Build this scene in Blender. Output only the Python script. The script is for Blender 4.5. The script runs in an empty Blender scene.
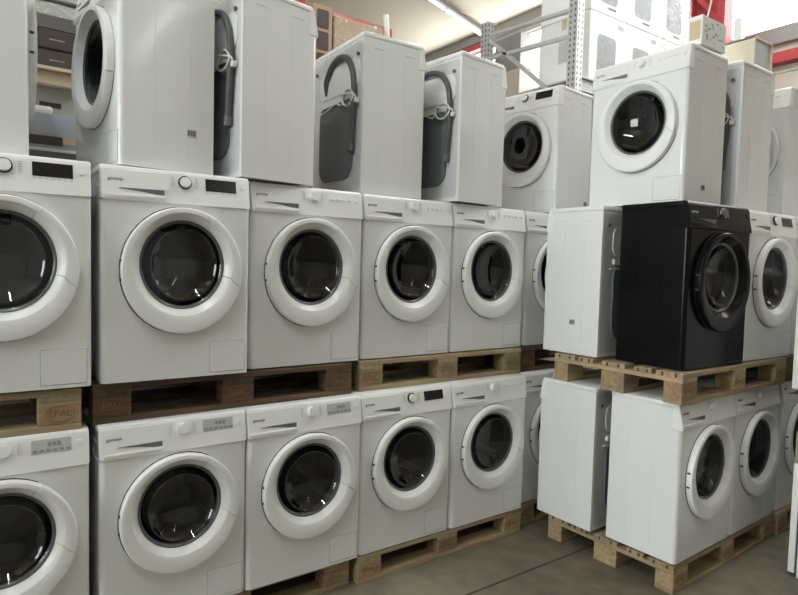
import bpy, bmesh, math, random
from mathutils import Vector, Matrix
random.seed(7)
S = bpy.context.scene
COL = S.collection
PI = math.pi

# ------------------------------------------------------------------ materials
def new_mat(name):
    m = bpy.data.materials.new(name); m.use_nodes = True
    return m, m.node_tree.nodes, m.node_tree.links, m.node_tree.nodes['Principled BSDF']

def plain(name, col, rough=.4, metal=0., var=.04, scale=6., bump=0., spec=.5, coat=0., emit=None, estr=0.):
    m, n, l, b = new_mat(name)
    tc = n.new('ShaderNodeTexCoord'); no = n.new('ShaderNodeTexNoise')
    no.inputs['Scale'].default_value = scale; no.inputs['Detail'].default_value = 4
    l.new(tc.outputs['Object'], no.inputs['Vector'])
    mx = n.new('ShaderNodeMix'); mx.data_type = 'RGBA'
    mx.inputs['A'].default_value = tuple(c * (1 - var) for c in col) + (1,)
    mx.inputs['B'].default_value = tuple(min(1, c * (1 + var)) for c in col) + (1,)
    l.new(no.outputs['Fac'], mx.inputs['Factor'])
    l.new(mx.outputs['Result'], b.inputs['Base Color'])
    b.inputs['Roughness'].default_value = rough; b.inputs['Metallic'].default_value = metal
    b.inputs['Specular IOR Level'].default_value = spec
    b.inputs['Coat Weight'].default_value = coat; b.inputs['Coat Roughness'].default_value = .06
    if bump:
        bp = n.new('ShaderNodeBump'); bp.inputs['Strength'].default_value = bump
        l.new(no.outputs['Fac'], bp.inputs['Height']); l.new(bp.outputs['Normal'], b.inputs['Normal'])
    if emit:
        b.inputs['Emission Color'].default_value = tuple(emit) + (1,); b.inputs['Emission Strength'].default_value = estr
    return m

def wood(name, c1, c2, stretch, rough=.75):
    m, n, l, b = new_mat(name)
    tc = n.new('ShaderNodeTexCoord'); oi = n.new('ShaderNodeObjectInfo')
    add = n.new('ShaderNodeVectorMath'); add.operation = 'ADD'
    sc = n.new('ShaderNodeVectorMath'); sc.operation = 'SCALE'; sc.inputs['Scale'].default_value = 13.
    cmb = n.new('ShaderNodeCombineXYZ')
    for k in 'XYZ': l.new(oi.outputs['Random'], cmb.inputs[k])
    l.new(cmb.outputs[0], sc.inputs[0])
    l.new(tc.outputs['Object'], add.inputs[0]); l.new(sc.outputs[0], add.inputs[1])
    mp = n.new('ShaderNodeMapping'); mp.inputs['Scale'].default_value = stretch
    l.new(add.outputs[0], mp.inputs['Vector'])
    n1 = n.new('ShaderNodeTexNoise'); n1.inputs['Scale'].default_value = 1.; n1.inputs['Detail'].default_value = 5
    n2 = n.new('ShaderNodeTexNoise'); n2.inputs['Scale'].default_value = 5.; n2.inputs['Detail'].default_value = 3
    l.new(mp.outputs[0], n1.inputs['Vector']); l.new(add.outputs[0], n2.inputs['Vector'])
    r = n.new('ShaderNodeValToRGB')
    r.color_ramp.elements[0].position = .32; r.color_ramp.elements[0].color = tuple(c1) + (1,)
    r.color_ramp.elements[1].position = .66; r.color_ramp.elements[1].color = tuple(c2) + (1,)
    l.new(n1.outputs['Fac'], r.inputs['Fac'])
    mx = n.new('ShaderNodeMix'); mx.data_type = 'RGBA'; mx.blend_type = 'MULTIPLY'
    mx.inputs['Factor'].default_value = .45
    l.new(r.outputs[0], mx.inputs['A']); l.new(n2.outputs['Color'], mx.inputs['B'])
    hv = n.new('ShaderNodeHueSaturation')
    mr = n.new('ShaderNodeMapRange'); mr.inputs['To Min'].default_value = .8; mr.inputs['To Max'].default_value = 1.2
    l.new(oi.outputs['Random'], mr.inputs['Value']); l.new(mr.outputs[0], hv.inputs['Value'])
    hv.inputs['Saturation'].default_value = 1.0
    l.new(mx.outputs['Result'], hv.inputs['Color']); l.new(hv.outputs[0], b.inputs['Base Color'])
    b.inputs['Roughness'].default_value = rough
    bp = n.new('ShaderNodeBump'); bp.inputs['Strength'].default_value = .25
    l.new(n1.outputs['Fac'], bp.inputs['Height']); l.new(bp.outputs['Normal'], b.inputs['Normal'])
    return m

def glass_mat(name, tint, refl=1.5, rough=.05):
    m = bpy.data.materials.new(name); m.use_nodes = True
    n, l = m.node_tree.nodes, m.node_tree.links
    n.clear()
    o = n.new('ShaderNodeOutputMaterial'); t = n.new('ShaderNodeBsdfTransparent'); g = n.new('ShaderNodeBsdfGlossy')
    t.inputs['Color'].default_value = tuple(tint) + (1,); g.inputs['Roughness'].default_value = rough
    f = n.new('ShaderNodeFresnel'); f.inputs['IOR'].default_value = refl
    mx = n.new('ShaderNodeMixShader')
    mn = n.new('ShaderNodeMath'); mn.operation = 'MINIMUM'; mn.inputs[1].default_value = .3
    l.new(f.outputs[0], mn.inputs[0]); l.new(mn.outputs[0], mx.inputs[0]); l.new(t.outputs[0], mx.inputs[1]); l.new(g.outputs[0], mx.inputs[2])
    l.new(mx.outputs[0], o.inputs['Surface'])
    return m

def concrete():
    m, n, l, b = new_mat('concrete')
    tc = n.new('ShaderNodeTexCoord')
    a = n.new('ShaderNodeTexNoise'); a.inputs['Scale'].default_value = .9; a.inputs['Detail'].default_value = 6
    c = n.new('ShaderNodeTexNoise'); c.inputs['Scale'].default_value = 9.; c.inputs['Detail'].default_value = 8
    l.new(tc.outputs['Object'], a.inputs['Vector']); l.new(tc.outputs['Object'], c.inputs['Vector'])
    mx = n.new('ShaderNodeMix'); mx.data_type = 'FLOAT'; mx.inputs['Factor'].default_value = .45
    l.new(a.outputs['Fac'], mx.inputs['A']); l.new(c.outputs['Fac'], mx.inputs['B'])
    r = n.new('ShaderNodeValToRGB')
    r.color_ramp.elements[0].position = .36; r.color_ramp.elements[0].color = (.105, .09, .062, 1)
    r.color_ramp.elements[1].position = .64; r.color_ramp.elements[1].color = (.225, .198, .145, 1)
    l.new(mx.outputs['Result'], r.inputs['Fac']); l.new(r.outputs[0], b.inputs['Base Color'])
    b.inputs['Roughness'].default_value = .55
    bp = n.new('ShaderNodeBump'); bp.inputs['Strength'].default_value = .08
    l.new(c.outputs['Fac'], bp.inputs['Height']); l.new(bp.outputs['Normal'], b.inputs['Normal'])
    return m

def film_mat():
    """crinkled clear wrapping film"""
    m = bpy.data.materials.new('wrapping_film'); m.use_nodes = True
    n, l = m.node_tree.nodes, m.node_tree.links
    n.clear()
    o = n.new('ShaderNodeOutputMaterial'); t = n.new('ShaderNodeBsdfTransparent'); g = n.new('ShaderNodeBsdfGlossy')
    d = n.new('ShaderNodeBsdfDiffuse'); d.inputs['Color'].default_value = (.85, .86, .85, 1)
    g.inputs['Roughness'].default_value = .12
    tc = n.new('ShaderNodeTexCoord'); v = n.new('ShaderNodeTexNoise'); v.inputs['Scale'].default_value = 14.; v.inputs['Detail'].default_value = 5
    v.inputs['Distortion'].default_value = 1.5
    l.new(tc.outputs['Object'], v.inputs['Vector'])
    bp = n.new('ShaderNodeBump'); bp.inputs['Strength'].default_value = 1.; bp.inputs['Distance'].default_value = .05
    l.new(v.outputs['Fac'], bp.inputs['Height']); l.new(bp.outputs[0], g.inputs['Normal'])
    r = n.new('ShaderNodeValToRGB'); r.color_ramp.elements[0].position = .45; r.color_ramp.elements[0].color = (.04,) * 3 + (1,)
    r.color_ramp.elements[1].position = .7; r.color_ramp.elements[1].color = (.55,) * 3 + (1,)
    l.new(v.outputs['Fac'], r.inputs[0])
    m1 = n.new('ShaderNodeMixShader'); m2 = n.new('ShaderNodeMixShader')
    m2.inputs[0].default_value = .35
    l.new(g.outputs[0], m2.inputs[2]); l.new(d.outputs[0], m2.inputs[1])
    l.new(r.outputs[0], m1.inputs[0]); l.new(t.outputs[0], m1.inputs[1]); l.new(m2.outputs[0], m1.inputs[2])
    l.new(m1.outputs[0], o.inputs['Surface'])
    return m

def perforated():
    """galvanised steel with two columns of punched holes"""
    m, n, l, b = new_mat('perforated_steel')
    tc = n.new('ShaderNodeTexCoord'); sx = n.new('ShaderNodeSeparateXYZ'); l.new(tc.outputs['Object'], sx.inputs[0])
    def mth(op, a, c=None):
        q = n.new('ShaderNodeMath'); q.operation = op
        if isinstance(a, (int, float)): q.inputs[0].default_value = a
        else: l.new(a, q.inputs[0])
        if c is not None:
            if isinstance(c, (int, float)): q.inputs[1].default_value = c
            else: l.new(c, q.inputs[1])
        return q.outputs[0]
    fz = mth('ABSOLUTE', mth('SUBTRACT', mth('FRACT', mth('MULTIPLY', sx.outputs['Z'], 20.)), .5))
    mz = mth('LESS_THAN', fz, .24)
    def col(o):
        return mth('LESS_THAN', mth('ABSOLUTE', mth('SUBTRACT', mth('ABSOLUTE', o), .024)), .008)
    mk = mth('MULTIPLY', mz, mth('MAXIMUM', col(sx.outputs['X']), col(sx.outputs['Y'])))
    mx = n.new('ShaderNodeMix'); mx.data_type = 'RGBA'
    mx.inputs['A'].default_value = (.66, .67, .67, 1); mx.inputs['B'].default_value = (.16, .16, .16, 1)
    l.new(mk, mx.inputs['Factor']); l.new(mx.outputs['Result'], b.inputs['Base Color'])
    b.inputs['Roughness'].default_value = .45; b.inputs['Metallic'].default_value = .35
    return m

M = dict(
    enamel=plain('white_enamel', (.785, .80, .795), .11, var=.012, scale=3),
    plastic=plain('white_plastic', (.81, .825, .815), .3, var=.01, scale=4),
    gasket=plain('grey_rubber', (.12, .123, .128), .45),
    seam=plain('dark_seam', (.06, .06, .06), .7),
    steel=plain('drum_steel', (.27, .28, .295), .18, metal=.95, var=.3, scale=26, bump=.55),
    rib=plain('drum_lifter', (.14, .15, .16), .3, metal=.4),
    rim=plain('grey_rim', (.10, .105, .11), .3),
    glass=glass_mat('porthole_glass', (.46, .48, .50), 1.65),
    black=plain('black_enamel', (.005, .005, .006), .2, var=.1, spec=.16),
    blackp=plain('black_plastic', (.006, .006, .007), .22, var=.1, spec=.2),
    disp=plain('display_black', (.012, .012, .014), .15),
    lcd=plain('lcd_grey', (.50, .52, .51), .25, var=.05),
    lcdink=plain('lcd_ink', (.27, .28, .28), .5),
    ink=plain('ink_grey', (.16, .16, .17), .6),
    chrome=plain('chrome', (.75, .75, .76), .12, metal=1),
    mark=plain('faint_print', (.46, .46, .46), .6),
    galv=plain('galvanised_sheet', (.60, .61, .62), .5, metal=.15, var=.1, scale=9),
    rear=plain('rear_cover_grey', (.135, .15, .165), .5, var=.15, scale=5),
    hose=plain('grey_hose', (.085, .087, .09), .5),
    cord=plain('white_cord', (.72, .71, .68), .45),
    label=plain('paper_label', (.55, .55, .53), .6),
    wood_new=wood('pallet_wood_pale', (.34, .25, .14), (.53, .41, .25), (2.5, 34, 34)),
    wood_new_y=wood('pallet_wood_pale_cross', (.34, .25, .14), (.53, .41, .25), (34, 2.5, 34)),
    block_new=wood('pallet_block_pale', (.33, .235, .125), (.50, .375, .22), (3, 45, 45)),
    wood_old=wood('pallet_wood_brown', (.075, .046, .025), (.16, .105, .06), (2.5, 34, 34)),
    wood_old_y=wood('pallet_wood_brown_cross', (.075, .046, .025), (.16, .105, .06), (34, 2.5, 34)),
    block_old=wood('pallet_block_brown', (.09, .052, .028), (.18, .11, .062), (3, 45, 45)),
    stamp=plain('stamp_brown', (.22, .125, .06), .8),
    nail=plain('nail_rust', (.07, .05, .04), .7, metal=.3),
    concrete=concrete(),
    joint=plain('joint_filler', (.07, .06, .05), .9, var=.3),
    ceil=plain('ceiling_panel', (.80, .715, .57), .7, var=.03, scale=1),
    clad=plain('beige_cladding', (.56, .51, .43), .6, var=.04, scale=1),
    wallw=plain('pale_wall', (.62, .60, .56), .8, var=.05, scale=2),
    red=plain('red_steel', (.42, .055, .06), .45, var=.1),
    redbox=plain('red_carton', (.40, .03, .025), .6, var=.1),
    grey=plain('grey_steel', (.30, .30, .29), .5, metal=.2, var=.1),
    darkg=plain('dark_grey_steel', (.12, .115, .11), .5, metal=.2),
    perf=perforated(),
    card=plain('brown_cardboard', (.42, .29, .18), .8, var=.08, scale=5),
    cardp=plain('pale_cardboard', (.60, .49, .34), .8, var=.08, scale=5),
    cardw=plain('white_carton', (.86, .86, .83), .6, var=.03, scale=4),
    print_dark=plain('carton_print_dark', (.05, .035, .03), .6, var=.2),
    print_grey=plain('carton_print_grey', (.30, .32, .32), .5, var=.3, scale=25),
    greyc=plain('grey_carton', (.46, .46, .42), .7, var=.06),
    foam=plain('white_foam', (.85, .84, .78), .8, var=.03),
    film=film_mat(),
    bluef=plain('grey_wrapped_board', (.30, .32, .345), .25, var=.08, scale=7),
    cream=plain('cream_board', (.78, .71, .56), .7),
    insert=plain('pale_insert', (.55, .57, .57), .4, var=.15),
    olive=plain('olive_grey_panel', (.30, .30, .25), .5),
    yellow=plain('cream_panel', (.72, .62, .40), .6),
    tube=plain('lamp_tube', (.9, .9, .9), .4, emit=(.93, .985, 1.), estr=114.),
    tube_soft=plain('lamp_tube_soft', (.9, .9, .9), .4, emit=(.95, .98, 1.), estr=16.),
    tube_added=plain('lamp_tube_added', (.9, .9, .9), .4, emit=(.97, .99, 1.), estr=270.),
    tube_dim=plain('lamp_tube_far', (.9, .9, .9), .4, emit=(1., .98, .93), estr=6.),
    pane=plain('daylight_pane', (.9, .9, .9), .4, emit=(.95, .98, 1.), estr=6.),
    pane_left=plain('daylight_pane_side', (.9, .9, .9), .4, emit=(.93, .985, 1.), estr=11.4),
    lampbody=plain('lamp_housing', (.16, .16, .155), .5),
    lamppale=plain('lamp_housing_white', (.7, .7, .7), .5),
)

# ------------------------------------------------------------------ mesh helpers
def finish(name, bm, mat, parent=None, smooth=35, loc=None):
    bmesh.ops.recalc_face_normals(bm, faces=bm.faces[:])
    me = bpy.data.meshes.new(name); bm.to_mesh(me); bm.free()
    if smooth:
        me.polygons.foreach_set('use_smooth', [True] * len(me.polygons))
        me.set_sharp_from_angle(angle=math.radians(smooth))
    for q in (mat if isinstance(mat, (list, tuple)) else [mat]): me.materials.append(q)
    o = bpy.data.objects.new(name, me); COL.objects.link(o)
    if parent is not None: o.parent = parent
    if loc is not None: o.location = loc
    return o

def box(bm, x0, x1, y0, y1, z0, z1, bev=0., seg=2, mtx=None):
    r = bmesh.ops.create_cube(bm, size=1.)
    vs = r['verts']
    bmesh.ops.scale(bm, verts=vs, vec=(x1 - x0, y1 - y0, z1 - z0))
    bmesh.ops.translate(bm, verts=vs, vec=((x0 + x1) / 2, (y0 + y1) / 2, (z0 + z1) / 2))
    if bev:
        es = list({e for v in vs for e in v.link_edges})
        rr = bmesh.ops.bevel(bm, geom=es, offset=bev, segments=seg, affect='EDGES', profile=.5)
        vs = list({v for f in rr['faces'] for v in f.verts} | {v for v in vs if v.is_valid})
    if mtx is not None: bmesh.ops.transform(bm, matrix=mtx, verts=vs)
    return vs

def paint(vs, idx):
    for f in {f for v in vs for f in v.link_faces}: f.material_index = idx

def bar(bm, p, q, w, h, up=(0, 0, 1)):
    """rectangular bar from p to q"""
    p, q = Vector(p), Vector(q); d = (q - p); L = d.length; d.normalize()
    u = Vector(up)
    if abs(d.dot(u)) > .97: u = Vector((1, 0, 0))
    s = d.cross(u).normalized(); u = s.cross(d).normalized()
    m = Matrix((d, s, u)).transposed().to_4x4(); m.translation = (p + q) / 2
    box(bm, -L / 2, L / 2, -w / 2, w / 2, -h / 2, h / 2, mtx=m)

def tube(bm, pts, r, seg=10):
    pts = [Vector(p) for p in pts]; rings = []
    t0 = (pts[1] - pts[0]).normalized()
    ref = Vector((0, 0, 1)) if abs(t0.z) < .9 else Vector((1, 0, 0))
    n = t0.cross(ref).normalized()
    for i, p in enumerate(pts):
        t = (pts[min(i + 1, len(pts) - 1)] - pts[max(i - 1, 0)]).normalized()
        n = (n - t * n.dot(t)).normalized(); b = t.cross(n)
        rings.append([bm.verts.new(p + (n * math.cos(2 * PI * k / seg) + b * math.sin(2 * PI * k / seg)) * r) for k in range(seg)])
    for a, c in zip(rings, rings[1:]):
        for k in range(seg): bm.faces.new((a[k], a[(k + 1) % seg], c[(k + 1) % seg], c[k]))
    bm.faces.new(rings[0][::-1]); bm.faces.new(rings[-1])

def spline(ctrl, n=8):
    """Catmull-Rom through control points"""
    c = [Vector(p) for p in ctrl]; c = [c[0] * 2 - c[1]] + c + [c[-1] * 2 - c[-2]]
    out = []
    for i in range(1, len(c) - 2):
        for k in range(n):
            t = k / n
            out.append(.5 * ((2 * c[i]) + (c[i + 1] - c[i - 1]) * t + (2 * c[i - 1] - 5 * c[i] + 4 * c[i + 1] - c[i + 2]) * t * t
                             + (-c[i - 1] + 3 * c[i] - 3 * c[i + 1] + c[i + 2]) * t ** 3))
    out.append(c[-2]); return out

def prism(bm, poly, axis, a0, a1):
    """extrude 2-D polygon along axis; poly in the two other coordinates (order x,y,z)"""
    def P(u, v, a):
        return {'x': (a, u, v), 'y': (u, a, v), 'z': (u, v, a)}[axis]
    lo = [bm.verts.new(P(u, v, a0)) for u, v in poly]; hi = [bm.verts.new(P(u, v, a1)) for u, v in poly]
    n = len(poly)
    for k in range(n): bm.faces.new((lo[k], lo[(k + 1) % n], hi[(k + 1) % n], hi[k]))
    bm.faces.new(lo[::-1]); bm.faces.new(hi)

def rrect(u0, u1, v0, v1, r, n=6):
    out = []
    for cu, cv, a in ((u1 - r, v0 + r, -PI / 2), (u1 - r, v1 - r, 0), (u0 + r, v1 - r, PI / 2), (u0 + r, v0 + r, PI)):
        for k in range(n + 1):
            t = a + k / n * PI / 2; out.append((cu + r * math.cos(t), cv + r * math.sin(t)))
    return out

def text_mesh(name, txt, size, mat, parent, mtx, ext=.0006):
    cu = bpy.data.curves.new(name, 'FONT'); cu.body = txt; cu.size = size; cu.extrude = ext; cu.resolution_u = 3
    cu.align_x = 'CENTER'; cu.align_y = 'CENTER'
    o = bpy.data.objects.new(name + '_source', cu); COL.objects.link(o)
    dg = bpy.context.evaluated_depsgraph_get()
    me = bpy.data.meshes.new_from_object(o.evaluated_get(dg)); me.transform(mtx)
    bpy.data.objects.remove(o); bpy.data.curves.remove(cu)
    me.materials.clear(); me.materials.append(mat); me.name = name
    r = bpy.data.objects.new(name, me); COL.objects.link(r)
    if parent is not None: r.parent = parent
    return r

def thing(name, label, cat, loc=(0, 0, 0), rz=0, group=None):
    o = bpy.data.objects.new(name, None); COL.objects.link(o); o.empty_display_size = .1
    o.location = loc; o.rotation_euler = (0, 0, rz)
    return tag(o, label, cat, group)
def tag(o, label, cat, group=None):
    o['label'] = label; o['category'] = cat
    if group: o['group'] = group
    return o
def struct(name, bm, mat, smooth=0, parent=None):
    o = finish(name, bm, mat, parent, smooth)
    if parent is None: o['kind'] = 'structure'
    return o
def dup(root):
    def cp(o, par):
        c = o.copy(); COL.objects.link(c); c.parent = par
        for ch in o.children: cp(ch, c)
        return c
    return cp(root, None)

# ------------------------------------------------------------------ washing machine
D = .40; F = -D / 2; BK = D / 2       # slim machine: front at y = F, back at y = BK
EZ = 1.05                             # the door is slightly taller than wide
DC = (.012, .447)                     # door centre (x, z)
DG = (.012, .472)                     # porthole centre, a little above the centre of the door ring

RING = [(.2435, .002, 0), (.2440, .023, 0), (.2428, .0295, 0), (.2390, .0335, 0), (.232, .0350, .05), (.214, .0345, .4), (.203, .0330, .8), (.197, .0300, 1),
        (.184, .0165, 1), (.1745, .0060, 1), (.1705, .000, 1), (.1695, -.014, 1)]
def ring_sector(bm, a0, a1, n, lift=0.):
    cols = []
    for k in range(n + 1):
        a = a0 + (a1 - a0) * k / n
        cols.append([bm.verts.new((DC[0] + r * math.cos(a), F - y - (lift if 0 < i < 10 else 0), DC[1] + (DG[1] - DC[1]) * w + EZ * r * math.sin(a)))
                     for i, (r, y, w) in enumerate(RING)])
    for c, d in zip(cols, cols[1:]):
        for k in range(len(c) - 1): bm.faces.new((c[k], c[k + 1], d[k + 1], d[k]))
    for c in (cols[0], cols[-1]): bm.faces.new(c)

def lathe(bm, prof, n=48, cap=False):
    """prof: (radius, y) about the door axis"""
    cols = []
    for k in range(n):
        a = 2 * PI * k / n
        cols.append([bm.verts.new((DG[0] + r * math.cos(a), y, DG[1] + EZ * r * math.sin(a))) for r, y in prof])
    for i in range(n):
        c, d = cols[i], cols[(i + 1) % n]
        for k in range(len(prof) - 1): bm.faces.new((c[k], c[k + 1], d[k + 1], d[k]))
    if cap: bm.faces.new([c[-1] for c in cols])

def front_sheet(bm, x0, x1, z0, z1, y, R, n=56):
    cx, cz = DC
    angs = sorted([2 * PI * k / n + .01 for k in range(n)] + [math.atan2(z - cz, x - cx) % (2 * PI) for x in (x0, x1) for z in (z0, z1)])
    inn, out = [], []
    for a in angs:
        c, s = math.cos(a), math.sin(a); t = 9
        if c > 1e-9: t = min(t, (x1 - cx) / c)
        if c < -1e-9: t = min(t, (x0 - cx) / c)
        if s > 1e-9: t = min(t, (z1 - cz) / s)
        if s < -1e-9: t = min(t, (z0 - cz) / s)
        inn.append((bm.verts.new((cx + R * c, y, cz + R * s)), bm.verts.new((cx + R * c, y + .035, cz + R * s))))
        out.append(bm.verts.new((cx + t * c, y, cz + t * s)))
    m = len(angs)
    for k in range(m):
        j = (k + 1) % m
        bm.faces.new((inn[k][0], inn[j][0], out[j], out[k])); bm.faces.new((inn[k][0], inn[k][1], inn[j][1], inn[j][0]))

def make_machine(kind, back):
    """kind: 'dial' black display and ringed knob, 'lcd' grey display, 'plain' bare panel with knob, 'black' all black"""
    blk = kind == 'black'
    mb, mp = (M['black'], M['blackp']) if blk else (M['enamel'], M['plastic'])
    root = thing('washing_machine', 'x', 'washing machine')
    # cabinet: rounded front corners, hole for the porthole
    bm = bmesh.new(); r = .022; z0, z1 = .007, .714
    arcR = [(.3 - r + r * math.sin(t), F + r - r * math.cos(t)) for t in [k / 5 * PI / 2 for k in range(6)]]
    plan = [(-x, y) for x, y in arcR] [::1] + []
    left = [(-x, y) for x, y in arcR]            # from front to side
    path = left[::1]
    seq = [left[0]] + left[1:] + [(-.3, BK), (.3, BK)] + arcR[::-1]
    lo = [bm.verts.new((x, y, z0)) for x, y in seq]; hi = [bm.verts.new((x, y, z1)) for x, y in seq]
    for k in range(len(seq) - 1): bm.faces.new((lo[k], lo[k + 1], hi[k + 1], hi[k]))
    bm.faces.new(lo); bm.faces.new(hi)
    front_sheet(bm, -.3 + r, .3 - r, z0, z1, F, .206)
    box(bm, -.2985, .2985, F + .046, BK, .712, .824)
    for s in (-1, 1):                             # pressed ribs and grips of the side walls
        for yy in (-.055, .085):
            box(bm, s * .2995 - .0016, s * .2995 + .0016, yy - .004, yy + .004, .07, .735, .0012, 1)
        for yy in (-.12, .075):
            box(bm, s * .2985 - .002, s * .2985 + .002, yy - .004, yy + .062, .772, .780, .0015, 1)
    finish('cabinet', bm, mb, root)
    bm = bmesh.new(); box(bm, -.301, .301, F + .036, BK + .004, .8235, .850, .006, 3); finish('top_cover', bm, mp, root)
    for sx in (-1, 1):
        for yy in (F + .09, BK - .09):
            bm = bmesh.new()
            bmesh.ops.create_cone(bm, cap_ends=True, segments=14, radius1=.02, radius2=.018, depth=.016, matrix=Matrix.Translation((sx * .22, yy, .008)))
            finish('foot', bm, M['gasket'], root)
    # control panel, leaning back
    sl = .024 / .12                               # lean of the fascia
    def py(z): return F - .006 + sl * (z - .717)
    bm = bmesh.new()
    prof = [(F - .002, .7135), (F - .006, .7175), (py(.835), .835), (py(.845) + .0015, .8455), (py(.85) + .006, .850), (F + .040, .8505), (F + .048, .8505), (F + .048, .7135)]
    prism(bm, prof, 'x', -.299, .299)
    es = [e for e in bm.edges if abs(e.verts[0].co.x) > .298 and abs(e.verts[1].co.x) > .298 and e.verts[0].co.x * e.verts[1].co.x > 0 and min(e.verts[0].co.y, e.verts[1].co.y) < F + .03]
    bmesh.ops.bevel(bm, geom=es, offset=.006, segments=2, affect='EDGES')
    finish('control_panel', bm, mp, root)
    lean = Matrix.Rotation(math.atan(sl), 4, 'X')  # tips the top of fascia parts backwards
    def fm(x, z, out=0.): return Matrix.Translation((x, py(z) - out, z)) @ Matrix.Rotation(-math.atan(sl), 4, 'X')
    # detergent drawer with a wedge shaped grip
    bm = bmesh.new()
    prof = [(py(.722) - .0025, .722), (py(.8) - .0025, .8), (py(.834) - .002, .834), (py(.838) + .006, .840), (py(.722) + .008, .719)]
    prism(bm, prof, 'x', -.296, -.052)
    dr = finish('detergent_drawer', bm, mp, root)
    bm = bmesh.new(); y_ = py(.755) - .0045
    prism(bm, [(-.235, .7640), (-.064, .7660), (-.064, .7430), (-.10, .7465), (-.16, .7560)], 'y', y_, y_ + .004)
    finish('drawer_grip', bm, M['gasket'] if blk else M['ink'], dr)
    bm = bmesh.new(); box(bm, -.285, -.062, py(.733) - .0055, py(.733) + .004, .7245, .7400, .0025, 2); finish('drawer_lip', bm, mp, dr)
    text_mesh('brand_text', 'gorenje', .0185, M['label'] if blk else M['ink'], dr,
              fm(-.246, .797, .0034) @ Matrix.Rotation(PI / 2, 4, 'X'))
    # programme knob
    kx, kz = .020, .806
    def disc(bm, r0, r1, dep, out):
        bmesh.ops.create_cone(bm, cap_ends=True, segments=28, radius1=r0, radius2=r1, depth=dep,
                              matrix=fm(kx, kz, out + dep / 2) @ Matrix.Rotation(PI / 2, 4, 'X'))
    bm = bmesh.new(); disc(bm, .0235, .021, .020, 0.)
    kn = finish('program_knob', bm, M['gasket'] if blk else mp, root)
    if kind in ('dial', 'black'):
        bm = bmesh.new(); disc(bm, .0275, .026, .010, 0.); finish('knob_ring', bm, M['chrome'] if blk else M['disp'], kn)
    else:
        bm = bmesh.new(); disc(bm, .028, .027, .004, 0.); finish('knob_ring', bm, mp, kn)
    for s in (-1, 1):
        bm = bmesh.new(); xc = kx + s * .050
        for k in range(5):
            box(bm, -.007, .007, -.0006, .0006, -.0006, .0006, mtx=fm(xc, kz - .018 + k * .009, .0006))
        box(bm, -.0004, .0004, -.0005, .0005, -.019, .019, mtx=fm(xc - s * .004, kz, .0005))
        finish('dial_marks', bm, M['mark'], kn)
    # display
    if kind in ('dial', 'lcd'):
        w = .066
        bm = bmesh.new(); box(bm, -w, w, -.0012, .003, -.026, .026, .001, 1, fm(.172, .804, .001))
        dp = finish('display', bm, M['disp'] if kind == 'dial' else M['lcd'], root)
        bm = bmesh.new()
        if kind == 'lcd':
            for k in range(6): box(bm, -.007, .007, -.001, .001, -.004, .004, mtx=fm(.117 + k * .022, .789, .0022))
            for k in range(3): box(bm, -.006, .006, -.001, .001, -.008, .008, mtx=fm(.165 + k * .016, .811, .0022))
            finish('display_marks', bm, M['lcdink'], dp)
        else:
            for k in range(7): box(bm, -.005, .005, -.0008, .0008, -.001, .001, mtx=fm(.112 + k * .02, .771, .0006))
            finish('display_marks', bm, M['mark'], dp)
    elif kind == 'plain':
        bm = bmesh.new()
        for k in range(4): box(bm, -.0095, .0095, -.003, .003, -.0065, .0065, .002, 2, fm(.125 + k * .032, .804, .0005))
        finish('button_row', bm, mp, root)
    bm = bmesh.new()
    bmesh.ops.create_cone(bm, cap_ends=True, segments=16, radius1=.010, radius2=.009, depth=.005, matrix=fm(.268, .804, .002) @ Matrix.Rotation(PI / 2, 4, 'X'))
    finish('start_button', bm, mp, root)
    # door
    a_h0, a_h1 = math.radians(-14), math.radians(58); g = math.radians(.55)
    bm = bmesh.new(); ring_sector(bm, a_h1 + g, 2 * PI + a_h0 - g, 60)
    door = finish('door', bm, mp, root, 28)
    bm = bmesh.new(); ring_sector(bm, a_h0, a_h1, 18, .0012); finish('door_handle', bm, mp, door, 28)
    bm = bmesh.new(); lathe(bm, [(.1715, F - .002)] + [(.170 * math.sin(t), F - .034 + .115 * math.cos(t)) for t in [math.radians(73 - 69 * k / 11) for k in range(12)]], 48, True)
    finish('porthole_glass', bm, M['glass'], door, 60)
    bm = bmesh.new(); lathe(bm, [(.1708, F - .004), (.1625, F - .001), (.1585, F + .008), (.166, F + .012)], 48); finish('glass_rim', bm, M['rim'], door, 60)
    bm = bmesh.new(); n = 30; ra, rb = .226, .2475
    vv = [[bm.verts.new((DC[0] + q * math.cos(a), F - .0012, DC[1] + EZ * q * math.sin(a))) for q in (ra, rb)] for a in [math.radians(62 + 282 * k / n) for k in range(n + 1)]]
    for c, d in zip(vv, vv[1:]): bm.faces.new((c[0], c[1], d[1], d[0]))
    finish('door_gap_shade', bm, M['seam'], door)  # dark ring painted for the shade in the gap behind the door
    for s in (-1, 1):
        bm = bmesh.new(); a = PI + s * math.radians(8.5)
        box(bm, -.0115, .0115, -.007, .008, -.0045, .0045, .0015, 1, Matrix.Translation((DC[0] + .238 * math.cos(a), F - .016, DC[1] + EZ * .238 * math.sin(a))))
        finish('hinge', bm, M['seam'], door)
    # rubber bellows and drum
    bm = bmesh.new(); lathe(bm, [(.199, F + .004), (.190, F + .012), (.180, F + .03), (.188, F + .05), (.178, F + .07), (.186, F + .085)]); finish('door_gasket', bm, M['gasket'], root, 60)
    bm = bmesh.new(); lathe(bm, [(.186, F + .083), (.205, F + .09), (.205, F + .30), (.19, F + .32), (.05, F + .335)], 48, True)
    dm = finish('drum', bm, M['steel'], root, 40)
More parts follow.
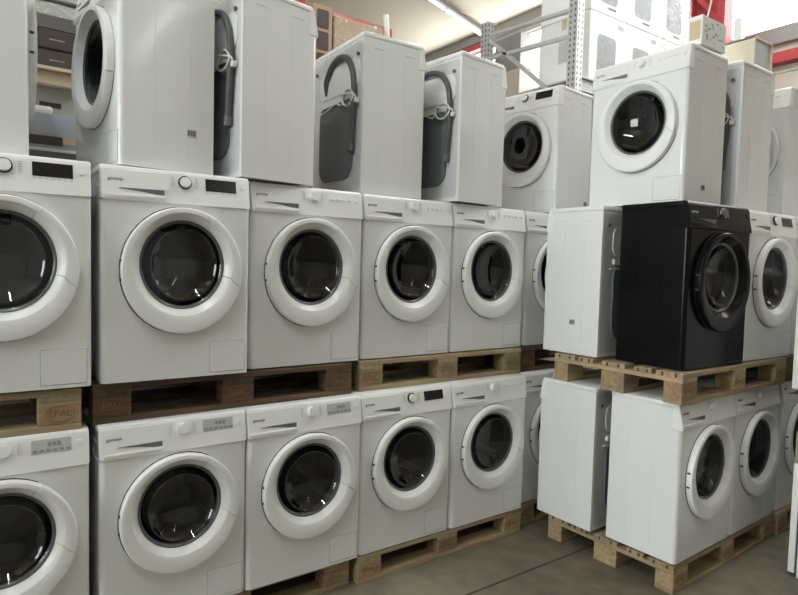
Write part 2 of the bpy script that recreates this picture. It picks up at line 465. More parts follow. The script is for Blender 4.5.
    for k in range(3):
        a = math.radians(205 + 120 * k); bm = bmesh.new()
        mt = Matrix.Translation((DC[0], 0, DC[1])) @ Matrix.Rotation(-a, 4, 'Y') @ Matrix.Translation((.19, 0, 0))
        box(bm, -.028, .02, F + .10, F + .29, -.02, .02, .012, 2, mt); finish('drum_lifter', bm, M['rib'], dm)
    bm = bmesh.new(); box(bm, .128, .282, F - .0016, F + .004, .022, .150, .001, 1)
    finish('service_flap', bm, mb, root)
    bm = bmesh.new(); box(bm, .1268, .2832, F - .0004, F + .003, .0205, .1512); finish('flap_seam', bm, M['seam'] if blk else M['ink'], root)
    # back: sheet, recessed cover, hose, cord, transit bolts
    bm = bmesh.new(); prism(bm, rrect(-.285, .285, .03, .81, .02), 'y', BK - .004, BK + .001); finish('rear_sheet', bm, M['galv'] if not blk else M['blackp'], root)
    if not back: return root
    bm = bmesh.new(); prism(bm, rrect(-.20, .19, .10, .54, .09), 'y', BK, BK + .012)
    rc = finish('rear_cover', bm, M['rear'], root)
    bm = bmesh.new(); prism(bm, rrect(-.205, .195, .525, .556, .008), 'y', BK, BK + .017); finish('cover_rim', bm, M['enamel'], rc)
    bm = bmesh.new(); prism(bm, rrect(-.26, .20, .575, .735, .05), 'y', BK, BK + .007); finish('rear_pressing', bm, M['enamel'], root)
    hy = BK + .017
    hose = [(.12, hy - .02, .60), (.10, hy, .67), (.02, hy + .004, .745), (-.07, hy + .004, .765), (-.16, hy + .004, .735), (-.215, hy + .004, .655), (-.232, hy + .004, .55), (-.232, hy + .006, .44), (-.222, hy + .006, .33), (-.215, hy + .004, .27)]
    bm = bmesh.new(); tube(bm, spline(hose, 10), .0155, 10); hs = finish('drain_hose', bm, M['hose'], root, 60)
    bm = bmesh.new(); tube(bm, [(-.215, hy + .004, .275), (-.213, hy + .004, .235)], .019, 12); finish('hose_end', bm, M['gasket'], hs)
    cy = BK + .014
    cord = [(.22, cy - .01, .50), (.10, cy, .505), (-.02, cy + .004, .525), (-.10, cy + .012, .50)]
    for k in range(17):
        a = k / 8 * 2 * PI; cord.append((-.185 + .058 * math.cos(a + .6), cy + .010 + .0009 * k, .525 + .044 * math.sin(a + .6)))
    cord += [(-.25, cy + .02, .53), (-.262, cy + .01, .50)]
    bm = bmesh.new(); tube(bm, spline(cord, 4), .0048, 7); pc = finish('power_cord', bm, M['cord'], root, 60)
    bm = bmesh.new(); box(bm, -.270, -.244, cy - .008, cy + .016, .485, .512, .006, 2); finish('plug', bm, M['cord'], pc)
    for bx, bz in ((-.245, .745), (.245, .745)):
        bm = bmesh.new(); bmesh.ops.create_cone(bm, cap_ends=True, segments=16, radius1=.011, radius2=.009, depth=.010, matrix=Matrix.Translation((bx, BK + .006, bz)) @ Matrix.Rotation(PI / 2, 4, 'X'))
        finish('transit_bolt', bm, M['gasket'], root)
    return root

def add_sticker(root, s, y, z):
    """small barcode sticker on side s (-1 left, +1 right of the front)"""
    bm = bmesh.new(); box(bm, s * .3 - .0014, s * .3 + .0014, y - .02, y + .02, z - .017, z + .017)
    st = finish('barcode_sticker', bm, M['label'], root)
    bm = bmesh.new(); x = s * .3015
    for k in range(9):
        w = (.0012, .002, .001)[k % 3]
        box(bm, x - .0006, x + .0006, y - .017 + k * .0041 - w, y - .017 + k * .0041 + w, z - .011, z + .012)
    finish('barcode', bm, M['ink'], st)

PROTO = {}
def machine(kind, label, group, cx, cy, z, th, back=False):
    key = (kind, back)
    if key not in PROTO:
        PROTO[key] = make_machine(kind, back); r = PROTO[key]
    else:
        r = dup(PROTO[key])
    r.location = (cx, cy, z); r.rotation_euler = (0, 0, th)
    r['label'] = label; r['group'] = group
    if z < 2: r.scale.z = SB if z < 1 else SM
    return r
def rot2(r, x, y): return math.cos(r) * x - math.sin(r) * y, math.sin(r) * x + math.cos(r) * y
def front_machine(kind, label, group, x, y, z, r=0.):      # front towards -Y, (x, y) its left front corner
    dx, dy = rot2(r, .3, D / 2); return machine(kind, label, group, x + dx, y + dy, z, r)
def back_machine(kind, label, group, x, y, z, r=0.):       # front towards +Y, (x, y) its near left corner
    dx, dy = rot2(r, .3, D / 2); return machine(kind, label, group, x + dx, y + dy, z, r + PI, 'out of sight' not in label)
def side_machine(kind, label, group, x, y, z, r, face):    # lies across the row: face -1 looks to -X, +1 to +X
    dx, dy = rot2(r, D / 2, .3); return machine(kind, label, group, x + dx, y + dy, z, r + face * PI / 2, face > 0)

Z0, Z1, Z2 = .1445, 1.1420, 2.0145
SB, SM = .984, 1.024                             # bottom row machines are a little lower
GB, GM, GT = 'washing machines in the bottom row of the long stack', 'washing machines in the middle row of the long stack', 'washing machines lying crosswise on top of the long stack'
GR = 'washing machines of the right hand stack'
# long stack, bottom row
front_machine('lcd', 'white front loader with grey display cut by the left picture edge, bottom row', GB, -.612, .004, Z0, 0)
front_machine('lcd', 'white front loader with grey display in bottom row, under the dark brown pallet\'s left half', GB, .020, -.002, Z0, 0)
front_machine('lcd', 'white front loader with grey display in bottom row, under the dark brown pallet\'s right half', GB, .6225, -.008, Z0, 0)
front_machine('dial', 'white front loader with black display and ringed knob standing in the bottom row', GB, 1.2255, .000, Z0, 0)
front_machine('plain', 'white front loader in bottom row, right neighbour of the one with black display', GB, 1.8285, -.006, Z0, 0)
front_machine('plain', 'white front loader in bottom row half hidden behind the right hand stack', GB, 2.452, .045, Z0, 0)
# long stack, middle row
front_machine('dial', 'white front loader with black display cut by the left picture edge, middle row', GM, -.602, .030, Z1, -.02)
front_machine('dial', 'white front loader with black display and ringed knob, fully in view in middle row', GM, .030, .030, Z1, -.02)
front_machine('plain', 'white front loader in middle row on the right half of the dark brown pallet', GM, .662, .088, Z1, .002)
front_machine('plain', 'white front loader in middle row on the left half of the pale pallet', GM, 1.280, .106, Z1, -.006)
front_machine('plain', 'white front loader in middle row on the right half of the pale pallet', GM, 1.888, .106, Z1, .004)
front_machine('plain', 'white front loader in middle row half hidden behind the right hand stack', GM, 2.512, .125, Z1, 0)
# unseen second rows back to back on the same pallets, added to darken pallet openings
for k in range(6):
    back_machine('plain', 'white machine turned away behind the bottom row, number %s from the left, out of sight' % ('one', 'two', 'three', 'four', 'five', 'six')[k], 'unseen machines added behind the long stack', -.62 + k * .614, .455, Z0)
    back_machine('plain', 'white machine turned away behind the middle row, number %s from the left, out of sight' % ('one', 'two', 'three', 'four', 'five', 'six')[k], 'unseen machines added behind the long stack', -.60 + k * .622, .550, Z1)
# crosswise on top
side_machine('plain', 'white machine seen from its side at the left picture edge, door bulging to the right', GT, -.597, .120, Z2, 0., 1)
add_sticker(side_machine('plain', 'white machine on top with its round door facing left, barcode on its side', GT, .105, .080, Z2, .135, -1), 1, .10, .178)
side_machine('plain', 'tall white machine on top, its back with dark hose turned to the barcoded machine', GT, .598, .050, Z2, .150, 1)
side_machine('plain', 'white machine on top showing grey back cover, looped white cord and arched hose', GT, 1.310, .190, Z2, -.03, 1)
side_machine('plain', 'white machine on top, grey back partly covered, below the far rack post', GT, 1.893, .085, Z2, .095, 1)
add_sticker(side_machine('dial', 'white machine on top with black display and porthole facing left, below the near rack post', GT, 2.755, .110, Z2, .11, -1), 1, .16, .09)
# right hand stack
RR = .03
r1 = (2.535, -.945)
for k, (kd, lb) in enumerate((('plain', 'white front loader at the near lower corner of the right stack, bright side'),
                              ('plain', 'white front loader low in the right stack, between the corner one and the picture edge'),
                              ('plain', 'white front loader low in the right stack, cut by the right picture edge'))):
    dx, dy = rot2(RR, k * .603 + (.03 if k == 2 else 0), 0)
    front_machine(kd, lb, GR, r1[0] + dx, r1[1] + dy, Z0, RR)
back_machine('plain', 'white machine low in the right stack turned away, hose in the gap beside it', GR, 2.492, -.462, Z0, .024)
front_machine('black', 'glossy black washing machine on the upper pallet of the right stack', GR, 2.560, -.918, Z1, -.04)
front_machine('dial', 'white front loader with black display right of the glossy black machine', GR, 3.195, -.915, Z1, -.018)
add_sticker(back_machine('plain', 'white machine left of the glossy black one, turned away, barcode on its side', GR, 2.525, -.432, Z1, .028), 1, .02, .19)
add_sticker(side_machine('plain', 'white machine with porthole facing left on top of the glossy black machine', GR, 2.688, -.80, Z2, .009, -1), 1, .0, .10)
side_machine('plain', 'white machine atop the right stack showing hose and side, pale open box on it', GR, 3.214, -.826, Z2, .008, 1)
side_machine('plain', 'white machine atop the right stack at the right picture edge, only door rim in view', GR, 3.885, -.800, Z2, 0, -1)
front_machine('plain', 'white front loader beyond the right picture edge on the upper pallets', GR, 3.835, -.915, Z1, 0)

# ------------------------------------------------------------------ pallets
def make_pallet(old):
    wx, wy, bk = (M['wood_old'], M['wood_old_y'], M['block_old']) if old else (M['wood_new'], M['wood_new_y'], M['block_new'])
    t = thing('euro_pallet', 'x', 'pallet')
    for y, w in ((-.3275, .145), (-.18, .10), (0, .145), (.18, .10), (.3275, .145)):
        bm = bmesh.new(); box(bm, -.6, .6, y - w / 2, y + w / 2, .122, .144, .002, 1)
        for s in (-1, 1):
            for dy in (-.25, .25):
                paint(box(bm, s * .6 - .001, s * .6 + .001, y + dy * w - .006, y + dy * w + .006, .123, .141), 1)
        finish('deck_board', bm, [wx, M['nail']], t)
    for x in (-.5275, 0, .5275):
        bm = bmesh.new(); box(bm, x - .0725, x + .0725, -.4, .4, .1, .122, .002, 1); finish('stringer_board', bm, wy, t)
    for x in (-.5275, 0, .5275):
        for y, w in ((-.35, .1), (0, .145), (.35, .1)):
            bm = bmesh.new(); box(bm, x - .0725, x + .0725, y - w / 2, y + w / 2, .022, .1, .003, 1); b = finish('block', bm, bk, t)
            if y < 0:
                bm = bmesh.new(); n = 28
                for q in range(n):
                    a, c = 2 * PI * q / n, 2 * PI * (q + 1) / n
                    bar(bm, (x + .05 * math.cos(a), -.4005, .061 + .028 * math.sin(a)), (x + .05 * math.cos(c), -.4005, .061 + .028 * math.sin(c)), .0012, .004, (0, 1, 0))
                finish('stamp_oval', bm, M['stamp'], b)
                text_mesh('stamp_text', 'EPAL', .036, M['stamp'], b, Matrix.Translation((x, -.4006, .061)) @ Matrix.Rotation(PI / 2, 4, 'X'))
    for y, w in ((-.35, .1), (0, .145), (.35, .1)):
        bm = bmesh.new(); box(bm, -.6, .6, y - w / 2, y + w / 2, 0, .022, .002, 1); finish('bottom_board', bm, wx, t)
    return t
PP = {}
def pallet(label, old, x, y, z, r=0.):
    if old not in PP: PP[old] = p = make_pallet(old)
    else: p = dup(PP[old])
    dx, dy = rot2(r, .6, .4); p.location = (x + dx, y + dy, z); p.rotation_euler = (0, 0, r); p.scale.z = 1.108 if z > .5 else 1.
    p['label'] = label; p['group'] = 'wooden pallets under the washing machines'
pallet('wooden floor pallet at far left, under the machine cut by the picture edge', False, -1.24, .02, 0)
pallet('wooden floor pallet with stamped end block under the two grey display machines', False, -.01, .030, 0)
pallet('wooden floor pallet under the bottom machine with the black display and its neighbour', False, 1.222, .000, 0)
pallet('wooden floor pallet in the corner, half hidden behind the right stack', False, 2.445, .04, 0)
pallet('brown pallet with stamped block between the two machines at the left picture edge', False, -1.237, .045, .982, -.01)
pallet('dark brown weathered pallet carrying the two middle machines left of the pale pallet', True, .006, .060, .982, .012)
pallet('pale pallet between bottom and middle rows, above the bottom machine with black display', False, 1.262, .088, .982, .0)
pallet('dark pallet between the rows in the corner behind the right hand stack', True, 2.475, .11, .982, .0)
pallet('pale pallet on the floor under the near corner of the right stack', False, 2.525, -.950, 0, RR)
pallet('floor pallet at the far right end of the right stack', False, 3.755, -.93, 0, RR)
pallet('pale pallet with nailed edge carrying the glossy black machine', False, 2.505, -.955, .982, .012)
pallet('dark pallet right of the pale one that carries the glossy black machine', True, 3.725, -.925, .982, .0)

# ------------------------------------------------------------------ hall
XE, ZC = 8.0, 6.25
bm = bmesh.new(); box(bm, -8, XE, -9.5, 12, -.2, 0); struct('floor', bm, M['concrete'])
bm = bmesh.new()
box(bm, -8, XE, -9.5, 12, ZC, ZC + .1)
for k in range(9): box(bm, -8, XE, -8.4 + k * 2.4, -8.37 + k * 2.4, ZC - .02, ZC)
struct('ceiling', bm, M['ceil'])
bm = bmesh.new()                                  # end wall with a long window band
W0, W1 = 4.76, 5.97
box(bm, XE, XE + .2, -9.5, 12, 0, W0); box(bm, XE, XE + .2, -9.5, 12, W1, ZC); box(bm, XE, XE + .2, 8.4, 12, W0, W1); box(bm, XE, XE + .2, -9.5, -3.4, W0, W1)
for z in (3.2, 3.45, 3.7, 3.95, 4.2, 4.45): box(bm, XE - .02, XE + .01, -9.5, 12, z - .015, z + .015)
struct('wall_end', bm, M['clad'])
bm = bmesh.new(); box(bm, XE - .10, XE, -9.5, 8.4, W0 - .22, W0 - .02); struct('trim_1', bm, M['grey'])
bm = bmesh.new(); box(bm, XE - .16, XE, -9.5, 12, 4.28, 4.41); struct('trim_2', bm, M['red'])
bm = bmesh.new(); box(bm, XE - .14, XE, -9.5, 12, W1 + .10, ZC); struct('trim_3', bm, M['grey'])
bm = bmesh.new(); box(bm, XE - .12, XE, 6.5, 12, W1 - .02, W1 + .10); struct('trim_4', bm, M['red'])
ys = (8.4, 5.6, 2.6, -.4, -3.4)
for k in range(4):
    a, b = ys[k + 1], ys[k]
    w = bmesh.new(); box(w, XE + .05, XE + .09, a, a + .05, W0, W1); box(w, XE + .05, XE + .09, b - .05, b, W0, W1); box(w, XE + .05, XE + .09, a, b, W0, W0 + .04); box(w, XE + .05, XE + .09, a, b, W1 - .04, W1)
    fr = struct('window_%d' % (k + 1), w, M['lamppale'])
    p = bmesh.new(); box(p, XE + .065, XE + .075, a + .05, b - .05, W0 + .04, W1 - .04); finish('window_pane', p, M['pane'], fr, 0)
bm = bmesh.new(); box(bm, -8, XE, 12, 12.2, 0, ZC); struct('wall_back', bm, M['wallw'])
bm = bmesh.new(); box(bm, -8, XE, -9.7, -9.5, 0, ZC); struct('wall_front', bm, M['wallw'])
bm = bmesh.new()                                  # side wall with tall daylight windows
Y0, Y1, V0, V1 = -2.4, 1.8, 1.3, 4.6
box(bm, -8.2, -8, -9.5, 12, 0, V0); box(bm, -8.2, -8, -9.5, 12, V1, ZC); box(bm, -8.2, -8, -9.5, Y0, V0, V1); box(bm, -8.2, -8, Y1, 12, V0, V1)
struct('wall_side', bm, M['wallw'])
for k in range(3):
    a = Y0 + (Y1 - Y0) / 3 * k; b = a + (Y1 - Y0) / 3
    w = bmesh.new(); box(w, -8.12, -8.06, a, a + .05, V0, V1); box(w, -8.12, -8.06, b - .05, b, V0, V1); box(w, -8.12, -8.06, a, b, V0, V0 + .05); box(w, -8.12, -8.06, a, b, V1 - .05, V1)
    fr = struct('window_%d' % (k + 5), w, M['lamppale'])
    p = bmesh.new(); box(p, -8.1, -8.09, a + .05, b - .05, V0 + .05, V1 - .05); finish('window_pane', p, M['pane_left'], fr, 0)
bm = bmesh.new(); bar(bm, (-6, -.378, .0005), (7.5, -.378, .0005), .012, .003); struct('trim_5', bm, M['joint'])

def lamp(label, x, y, z, L, ax='y', mat='tube', body='lamppale', rz=0., w=.09, tr=.03):
    t = thing('strip_lamp', label, 'lamp', (x, y, z), rz, 'strip lamps under the ceiling')
    bm = bmesh.new(); box(bm, -w, w, -L / 2, L / 2, .03, .10, .01, 1); finish('lamp_housing', bm, M[body], t)
    n = max(1, round(L / 1.3))
    for k in range(n):
        bm = bmesh.new(); a = -L / 2 + L / n * k + .05; b = a + L / n - .1
        tube(bm, [(0, a, .01), (0, b, .01)], tr, 10); finish('lamp_tube', bm, M[mat], t)
    for s in (-1, 1):
        bm = bmesh.new(); box(bm, -.006, .006, s * L * .4 - .006, s * L * .4 + .006, .09, ZC - z); finish('hanger_rod', bm, M['grey'], t)
    return t
lamp('strip lamp hanging over the aisle in front of the long stack', -1.0, -1.5, 5.0, 2.6)
lamp('strip lamp hanging over the aisle farther to the front right', 3.0, -6.3, 5.0, 3.9, mat='tube_soft')
lamp('unseen strip lamp added above the white cartons to brighten them', 4.0, -.35, 5.95, 2.4, mat='tube_added')  # out of view, added to brighten the white cartons
d = math.atan2(.618, 1.771)
lamp('long lamp row under the beige ceiling with white lit tubes', 6.45, 5.865, 6.1, 2.7, mat='tube_dim', body='lampbody', rz=d - PI / 2, w=.085, tr=.022)

# ------------------------------------------------------------------ steel rack behind the stack
t = thing('rack_upright_frame', 'perforated galvanised rack upright with diagonal braces behind the stack', 'rack upright', (4.02, 1.6, 0))
for y in (-.57, .57):
    top = 6.0 if y < 0 else 4.16
    bm = bmesh.new()
    prism(bm, [(-.045, -.05), (.045, -.05), (.045, .05), (.032, .05), (.032, -.037), (-.032, -.037), (-.032, .05), (-.045, .05)], 'z', 0, top)
    p = finish('post', bm, M['perf'], t, 0, (0, y, 0))
def brace(za, zb):
    bm = bmesh.new(); bar(bm, (0, -.55, za), (0, .55, zb), .03, .045, (1, 0, 0)); finish('brace', bm, M['galv'], t)
for za, zb in ((3.95, 4.03), (3.08, 4.0), (3.72, 3.80), (2.0, 2.95), (1.95, 1.0), (.3, .35)): brace(za, zb)
def beam(label, x0, x1, y, z, h, mat):
    bm = bmesh.new(); box(bm, x0, x1, y - .025, y + .025, z - h, z, .006, 1)
    return tag(finish('rack_beam', bm, M[mat], None), label, 'beam', 'long beams of the rack')
beam('grey rack beam under the white cartons', 4.07, 6.9, 1.05, 3.36, .11, 'galv')
beam('grey rear rack beam under the white cartons', 4.07, 6.9, 2.15, 3.36, .11, 'galv')
beam('red rack beam behind the brown cartons, above the stack', -1.2, 2.80, 2.15, 3.80, .12, 'red')
beam('grey rack beam behind the stack below the grey carton', -1.2, 3.95, .985, 2.17, .10, 'darkg')
beam('grey rear rack beam at the lower shelf behind the stack', -1.2, 3.95, 2.078, 2.17, .10, 'darkg')
beam('pale wooden looking rack beam below the black boxes', -1.2, .18, 1.06, 2.585, .07, 'cardp')
bm = bmesh.new(); box(bm, -1.2, .18, .96, 2.10, 2.17, 2.185); box(bm, .27, 3.95, .96, 2.10, 2.17, 2.185); tag(finish('shelf_deck', bm, M['galv'], None, 0), 'lower steel shelf deck of the rack behind the stack', 'shelf')
bm = bmesh.new(); box(bm, -1.2, .18, 1.0, 2.2, 2.585, 2.60); tag(finish('shelf_deck', bm, M['cardp'], None, 0), 'upper pale shelf deck of the rack under the black boxes', 'shelf')
bm = bmesh.new(); box(bm, 4.07, 6.9, 1.0, 2.2, 3.36, 3.375); tag(finish('shelf_deck', bm, M['galv'], None, 0), 'high shelf deck carrying the white cartons', 'shelf')
t = thing('rack_upright_frame', 'red rack upright frame at the far left behind the black boxes', 'rack upright', (.225, 1.6, 0))
for y in (-.05, .55):
    bm = bmesh.new(); box(bm, -.04, .04, y - .04, y + .04, 0, 3.8); finish('post', bm, M['red'], t, 0)
t4 = thing('rack_upright_frame', 'rack upright frame behind the brown cartons at the end of the red beam', 'rack upright', (2.85, 1.6, 0))
for y in (.55,):
    bm = bmesh.new(); box(bm, -.045, .045, y - .045, y + .045, 0, 3.62); finish('post', bm, M['perf'], t4, 0)
t2 = thing('rack_upright_frame', 'rack upright frame hidden at the far end of the white cartons', 'rack upright', (6.95, 1.6, 0))
for y in (-.55, .55):
    bm = bmesh.new(); box(bm, -.045, .045, y - .045, y + .045, 0, 4.6); finish('post', bm, M['perf'], t2, 0)
t3 = thing('rack_upright_frame', 'rack upright frame outside the left picture edge', 'rack upright', (-1.25, 1.6, 0))
for y in (-.55, .55):
    bm = bmesh.new(); box(bm, -.045, .045, y - .045, y + .045, 0, 3.8); finish('post', bm, M['perf'], t3, 0)

def carton(name, label, cat, x, y, z, sx, sy, sz, mat, rz=0., group=None, flap=True):
    """closed carton with tape along its top and front edge; origin at base centre"""
    t = thing(name, label, cat, (x, y, z), rz, group)
    bm = bmesh.new(); box(bm, -sx / 2, sx / 2, -sy / 2, sy / 2, 0, sz, .006, 1); finish('box_body', bm, M[mat], t)
    if flap:
        bm = bmesh.new(); box(bm, -sx / 2 - .001, sx / 2 + .001, -.03, .03, sz - .0008, sz + .0008); box(bm, -sx / 2 - .0012, -sx / 2 + .0005, -.03, .03, sz - .1, sz); finish('packing_tape', bm, M['cardp'], t)
    return t
def patch(t, name, mat, x0, x1, z0, z1, y, rad=0.):
    bm = bmesh.new(); prism(bm, rrect(x0, x1, z0, z1, max(rad, .002), 4), 'y', y - .0015, y + .001); return finish(name, bm, M[mat], t, 0)

# white cartons of the high shelf, in two layers
GC = 'white appliance cartons on the high shelf'
for row, (z, n) in enumerate(((3.376, 3), (4.03, 3))):
    for k in range(n):
        lb = (('lower', 'upper')[row] + ' white appliance carton on the high shelf, ' + ('next to the rack upright', 'middle one of three', 'at the far right beside the red column')[k])
        t = carton('carton', lb, 'carton', 4.54 + k * .55, 1.37, z, .54, .60, .65, 'cardw', 0, GC)
        bm = bmesh.new(); prism(bm, rrect(-.16, .12, .10, .46, .05), 'y', -.3015, -.299)
        pc = finish('printed_picture', bm, M['print_grey'], t, 0)
        patch(t, 'printed_line', 'ink', -.02, .10, .055, .075, -.3)
        bm = bmesh.new(); box(bm, -.2725, -.2695, -.12, .06, .24, .44, .001, 1); finish('side_label', bm, M['label'], t, 0)
        bm = bmesh.new()
        box(bm, .14, .23, -.3015, -.299, .56, .60); finish('handling_symbols', bm, M['mark'], t, 0)
        if k == 2:
            bm = bmesh.new(); box(bm, -.2695, .2795, -.318, .315, .002, .652, .003, 2); finish('wrapping_film', bm, M['film'], t, 50)

# shelf goods at the far left
carton('carton', 'grey carton with black name label on the shelf at far left', 'carton', -.03, 1.38, 2.186, .34, .5, .345, 'greyc', 0)
lbl = [o for o in COL.objects if o.get('label', '').startswith('grey carton with black')][0]
bm = bmesh.new(); box(bm, -.05, .05, -.2515, -.249, .235, .262); finish('name_label', bm, M['print_dark'], lbl, 0)
bm = bmesh.new(); box(bm, -.26, -.03, 1.02, 1.09, 2.365, 2.405, .012, 2); fo = finish('foam_bar', bm, M['foam'], None); tag(fo, 'white foam bar lying in front of the grey carton at far left', 'packaging')
t = thing('wrapped_board_stack', 'grey blue wrapped flat boards on the lower shelf at far left', 'board', (-.05, 1.05, 2.186))
bm = bmesh.new(); box(bm, -.30, .30, -.05, .05, 0, .178, .01, 2); finish('wrapped_boards', bm, M['bluef'], t)
bm = bmesh.new(); box(bm, -.25, .06, -.054, -.047, .02, .065); finish('black_band', bm, M['print_dark'], t, 0)
bm = bmesh.new(); box(bm, .065, .29, -.054, -.047, .03, .06); finish('brown_band', bm, M['card'], t, 0)
carton('carton', 'cream carton standing upright right of the grey carton at far left', 'carton',   .21, 1.30, 2.186, .10, .3, .35, 'yellow', 0, None, False)
GD = 'black appliance boxes on the shelf at far left'
for k, (z, lb) in enumerate(((2.601, 'lower black box with a silver line on the shelf at far left'), (2.705, 'upper black box with a silver line on the shelf at far left'))):
    t = carton('black_box', lb, 'box', -.02, 1.28, z, .38, .42, .10, 'print_dark', 0, GD, False)
    bm = bmesh.new(); box(bm, -.02, .05, -.2125, -.209, .045, .052); finish('silver_line', bm, M['chrome'], t, 0)
carton('carton', 'grey carton lying on the two black boxes at far left', 'carton', -.02, 1.28, 2.806, .38, .40, .075, 'darkg', .02, None, False)
t = carton('carton', 'carton under crumpled clear film above the black boxes at far left', 'carton', -.03, 1.30, 2.882, .32, .36, .075, 'greyc', 0, None, False)
bm = bmesh.new(); box(bm, -.165, .165, -.185, .185, .0, .085, .02, 2); finish('wrapping_film', bm, M['film'], t, 50)
carton('carton', 'topmost grey green carton on the pile at far left', 'carton', -.03, 1.30, 2.968, .40, .40, .22, 'greyc', 0, None, False)

# brown cartons behind the top row
def brown(label, x, y, z, sx, sy, sz, rz=0., cells=False, film=False):
    t = carton('carton', label, 'carton', x, y, z, sx, sy, sz, 'card', rz, 'brown cartons behind the top row')
    if cells:
        for k in range(3):
            bm = bmesh.new(); prism(bm, rrect(-.045, .045, sz - .155 - k * .145, sz - .03 - k * .145, .014), 'y', -sy / 2 - .002, -sy / 2 + .001); finish('printed_square', bm, M['print_dark'], t, 0)
    if film:
        bm = bmesh.new(); box(bm, -sx / 2 - .012, sx / 2 + .012, -sy / 2 - .012, sy / 2 + .012, .01, sz + .012, .02, 2); finish('wrapping_film', bm, M['film'], t, 50)
    return t
brown('brown carton behind the top row, left of the one with black printed squares', 1.40, 1.48, 2.186, .22, .5, 1.125)
brown('narrow brown carton printed with a column of black squares behind the top row', 1.595, 1.45, 2.186, .15, .5, 1.21, 0, True)
brown('large brown carton under crinkled clear film behind the top row', 1.885, 1.45, 2.186, .40, .5, 1.17, 0, False, True)
t = carton('carton', 'small red carton on top of the brown carton behind the top row', 'carton', 1.40, 1.40, 3.3125, .18, .3, .12, 'redbox', 0, None, False)
bm = bmesh.new(); tube(bm, spline([(2.145, 1.24, 2.20), (2.15, 1.24, 2.6), (2.14, 1.25, 3.0), (2.15, 1.24, 3.3), (2.135, 1.24, 3.48)], 6), .020, 9)
tag(finish('film_roll', bm, M['foam'], None, 60), 'twisted strip of white film hanging beside the large brown carton', 'packaging')

# ------------------------------------------------------------------ things on top of the right stack
t = thing('carton', 'small white printed carton on top of the machine above the black one', 'carton', (2.93, -.735, Z2 + .852))
bm = bmesh.new(); box(bm, -.125, .125, -.06, .02, 0, .155, .004, 1)
for k in range(26):
    x = -.11 + random.random() * .2; z = .02 + random.random() * .115; w = .008 + random.random() * .018
    paint(box(bm, x, x + w, -.0606, -.0594, z, z + .005 + random.random() * .008), 1)
paint(box(bm, -.1256, -.1244, -.05, .01, .03, .13), 2)
finish('box_body', bm, [M['cardw'], M['mark'], M['cardp']], t)
t = thing('open_box', 'pale open sided box on top of the machine beside the red column', 'box', (3.475, -.71, Z2 + .852))
a, b, h = .115, .10, .17
for nm, c in (('side_panel', (-a, -a + .012, -b, b, 0, h)), ('side_panel', (a - .012, a, -b, b, 0, h)), ('bottom_panel', (-a, a, -b, b, 0, .012)), ('top_panel', (-a, a, -b, b, h - .012, h)), ('back_panel', (-a, a, b - .012, b, 0, h))):
    bm = bmesh.new(); box(bm, *c, .002, 1); finish(nm, bm, M['cream'], t)
bm = bmesh.new(); box(bm, -a + .012, a - .012, -b + .012, -b + .016, .012, h - .012); finish('pale_insert', bm, M['insert'], t, 0)

# ------------------------------------------------------------------ steel and services at the end wall
t = thing('steel_column', 'red lattice steel column in front of the bright window band', 'column', (7.55, 1.72, 0))
for y, w in ((.40, .17), (-.18, .05)):
    bm = bmesh.new(); box(bm, -.10, .10, y - w, y + w, 0, ZC); finish('flange', bm, M['red'], t, 0)
bm = bmesh.new(); box(bm, .06, .09, -.2, .4, 0, ZC); finish('web_plate', bm, M['red'], t, 0)
for k in range(10):
    z = .3 + k * .6; bm = bmesh.new(); s = 1 if k % 2 else -1
    bar(bm, (-.05, -.2, z + s * .3), (-.05, .26, z - s * .3), .04, .06); finish('lattice_bar', bm, M['red'], t, 0)
bm = bmesh.new(); tube(bm, spline([(-.13, -.02, 4.5), (-.13, .0, 4.8), (-.13, -.07, 5.2), (-.13, -.03, 5.7), (-.13, -.05, 6.2)], 6), .012, 8)
cb = finish('hanging_cable', bm, M['cord'], None); cb.location = (7.55, 1.72, 0); tag(cb, 'pale cable hanging down the red column', 'cable')
bm = bmesh.new(); box(bm, XE - .7, XE - .165, 4.86, 5.48, 5.06, 5.66, .01, 1); tag(finish('duct_box', bm, M['grey'], None), 'dark grey duct box before the window band', 'duct')
bm = bmesh.new(); box(bm, XE - .7, XE - .165, 4.86, 5.52, 4.42, 5.06, .01, 1); tag(finish('wall_panel', bm, M['clad'], None), 'beige panel box below the dark duct box', 'panel')
bm = bmesh.new(); tube(bm, spline([(7.72, 5.95, 5.62), (7.72, 5.80, 5.60), (7.72, 5.68, 5.50), (7.72, 5.62, 5.25), (7.72, 5.61, 4.9), (7.72, 5.61, .02)], 8), .055, 12)
tag(finish('pipe', bm, M['grey'], None, 60), 'grey bent pipe in front of the bright window, behind the rack brace', 'pipe')

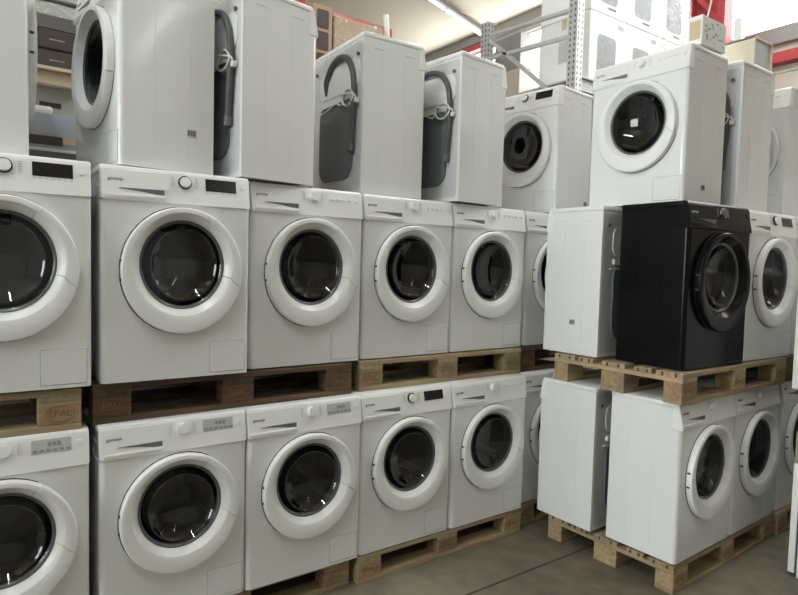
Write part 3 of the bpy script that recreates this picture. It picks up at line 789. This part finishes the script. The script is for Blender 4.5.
# ------------------------------------------------------------------ white goods at the right picture edge
t = thing('tall_appliance', 'tall white appliance at the right picture edge, dark seam beside its lower door', 'appliance', (3.27, -1.168, 0))
bm = bmesh.new(); box(bm, 0, .60, -.046, -.012, .02, .625, .005, 2); finish('lower_door', bm, M['plastic'], t)
bm = bmesh.new(); box(bm, .006, .594, -.058, -.044, .02, .62); finish('door_gasket', bm, M['seam'], t)
bm = bmesh.new(); box(bm, 0, .60, -.60, -.056, 0, .625, .005, 2); finish('lower_cabinet', bm, M['enamel'], t)
bm = bmesh.new(); box(bm, .0, .60, -.60, -.015, .625, .80, .004, 1); finish('middle_section', bm, M['olive'], t)
bm = bmesh.new(); box(bm, .05, .55, -.55, -.20, .80, 1.03); finish('neck', bm, M['olive'], t)
bm = bmesh.new(); box(bm, 0, .60, -.010, .022, 1.03, 1.56, .005, 2); finish('upper_door', bm, M['plastic'], t)
bm = bmesh.new(); box(bm, .006, .594, -.022, -.008, 1.035, 1.555); finish('door_gasket', bm, M['seam'], t)
bm = bmesh.new(); box(bm, 0, .60, -.60, -.020, 1.03, 1.56, .005, 2); finish('upper_cabinet', bm, M['enamel'], t)
for k, lb in enumerate(('second tall white appliance added unseen beyond the right picture edge to darken the aisle',)):  # unseen copy, added to keep light out of the right aisle
    r = dup(t); r.location.x += .62 * (k + 1); r['label'] = lb

# ------------------------------------------------------------------ world and camera
w = bpy.data.worlds.new('world'); S.world = w; w.use_nodes = True
w.node_tree.nodes['Background'].inputs[0].default_value = (.8, .85, .9, 1); w.node_tree.nodes['Background'].inputs[1].default_value = .3
cam = bpy.data.cameras.new('camera'); co = bpy.data.objects.new('camera', cam); COL.objects.link(co); S.camera = co
cx, cy, cz, yaw, pit, rol, f = -.387, -2.5586, 1.6522, .9514, -.0553, .0264, 604.08
fw = Vector((math.cos(yaw) * math.cos(pit), math.sin(yaw) * math.cos(pit), math.sin(pit)))
r0 = Vector((math.sin(yaw), -math.cos(yaw), 0)); u0 = r0.cross(fw)
rr = r0 * math.cos(rol) + u0 * math.sin(rol); uu = -r0 * math.sin(rol) + u0 * math.cos(rol)
mt = Matrix((rr, uu, -fw)).transposed().to_4x4(); mt.translation = (cx, cy, cz)
co.matrix_world = mt
cam.sensor_fit = 'HORIZONTAL'; cam.sensor_width = 36.; cam.lens = f / 798 * 36.; cam.clip_end = 60
S.view_settings.view_transform = 'Standard'; S.view_settings.look = 'None'; S.view_settings.gamma = 1
S.view_settings.use_curve_mapping = False; S.view_settings.exposure = .12
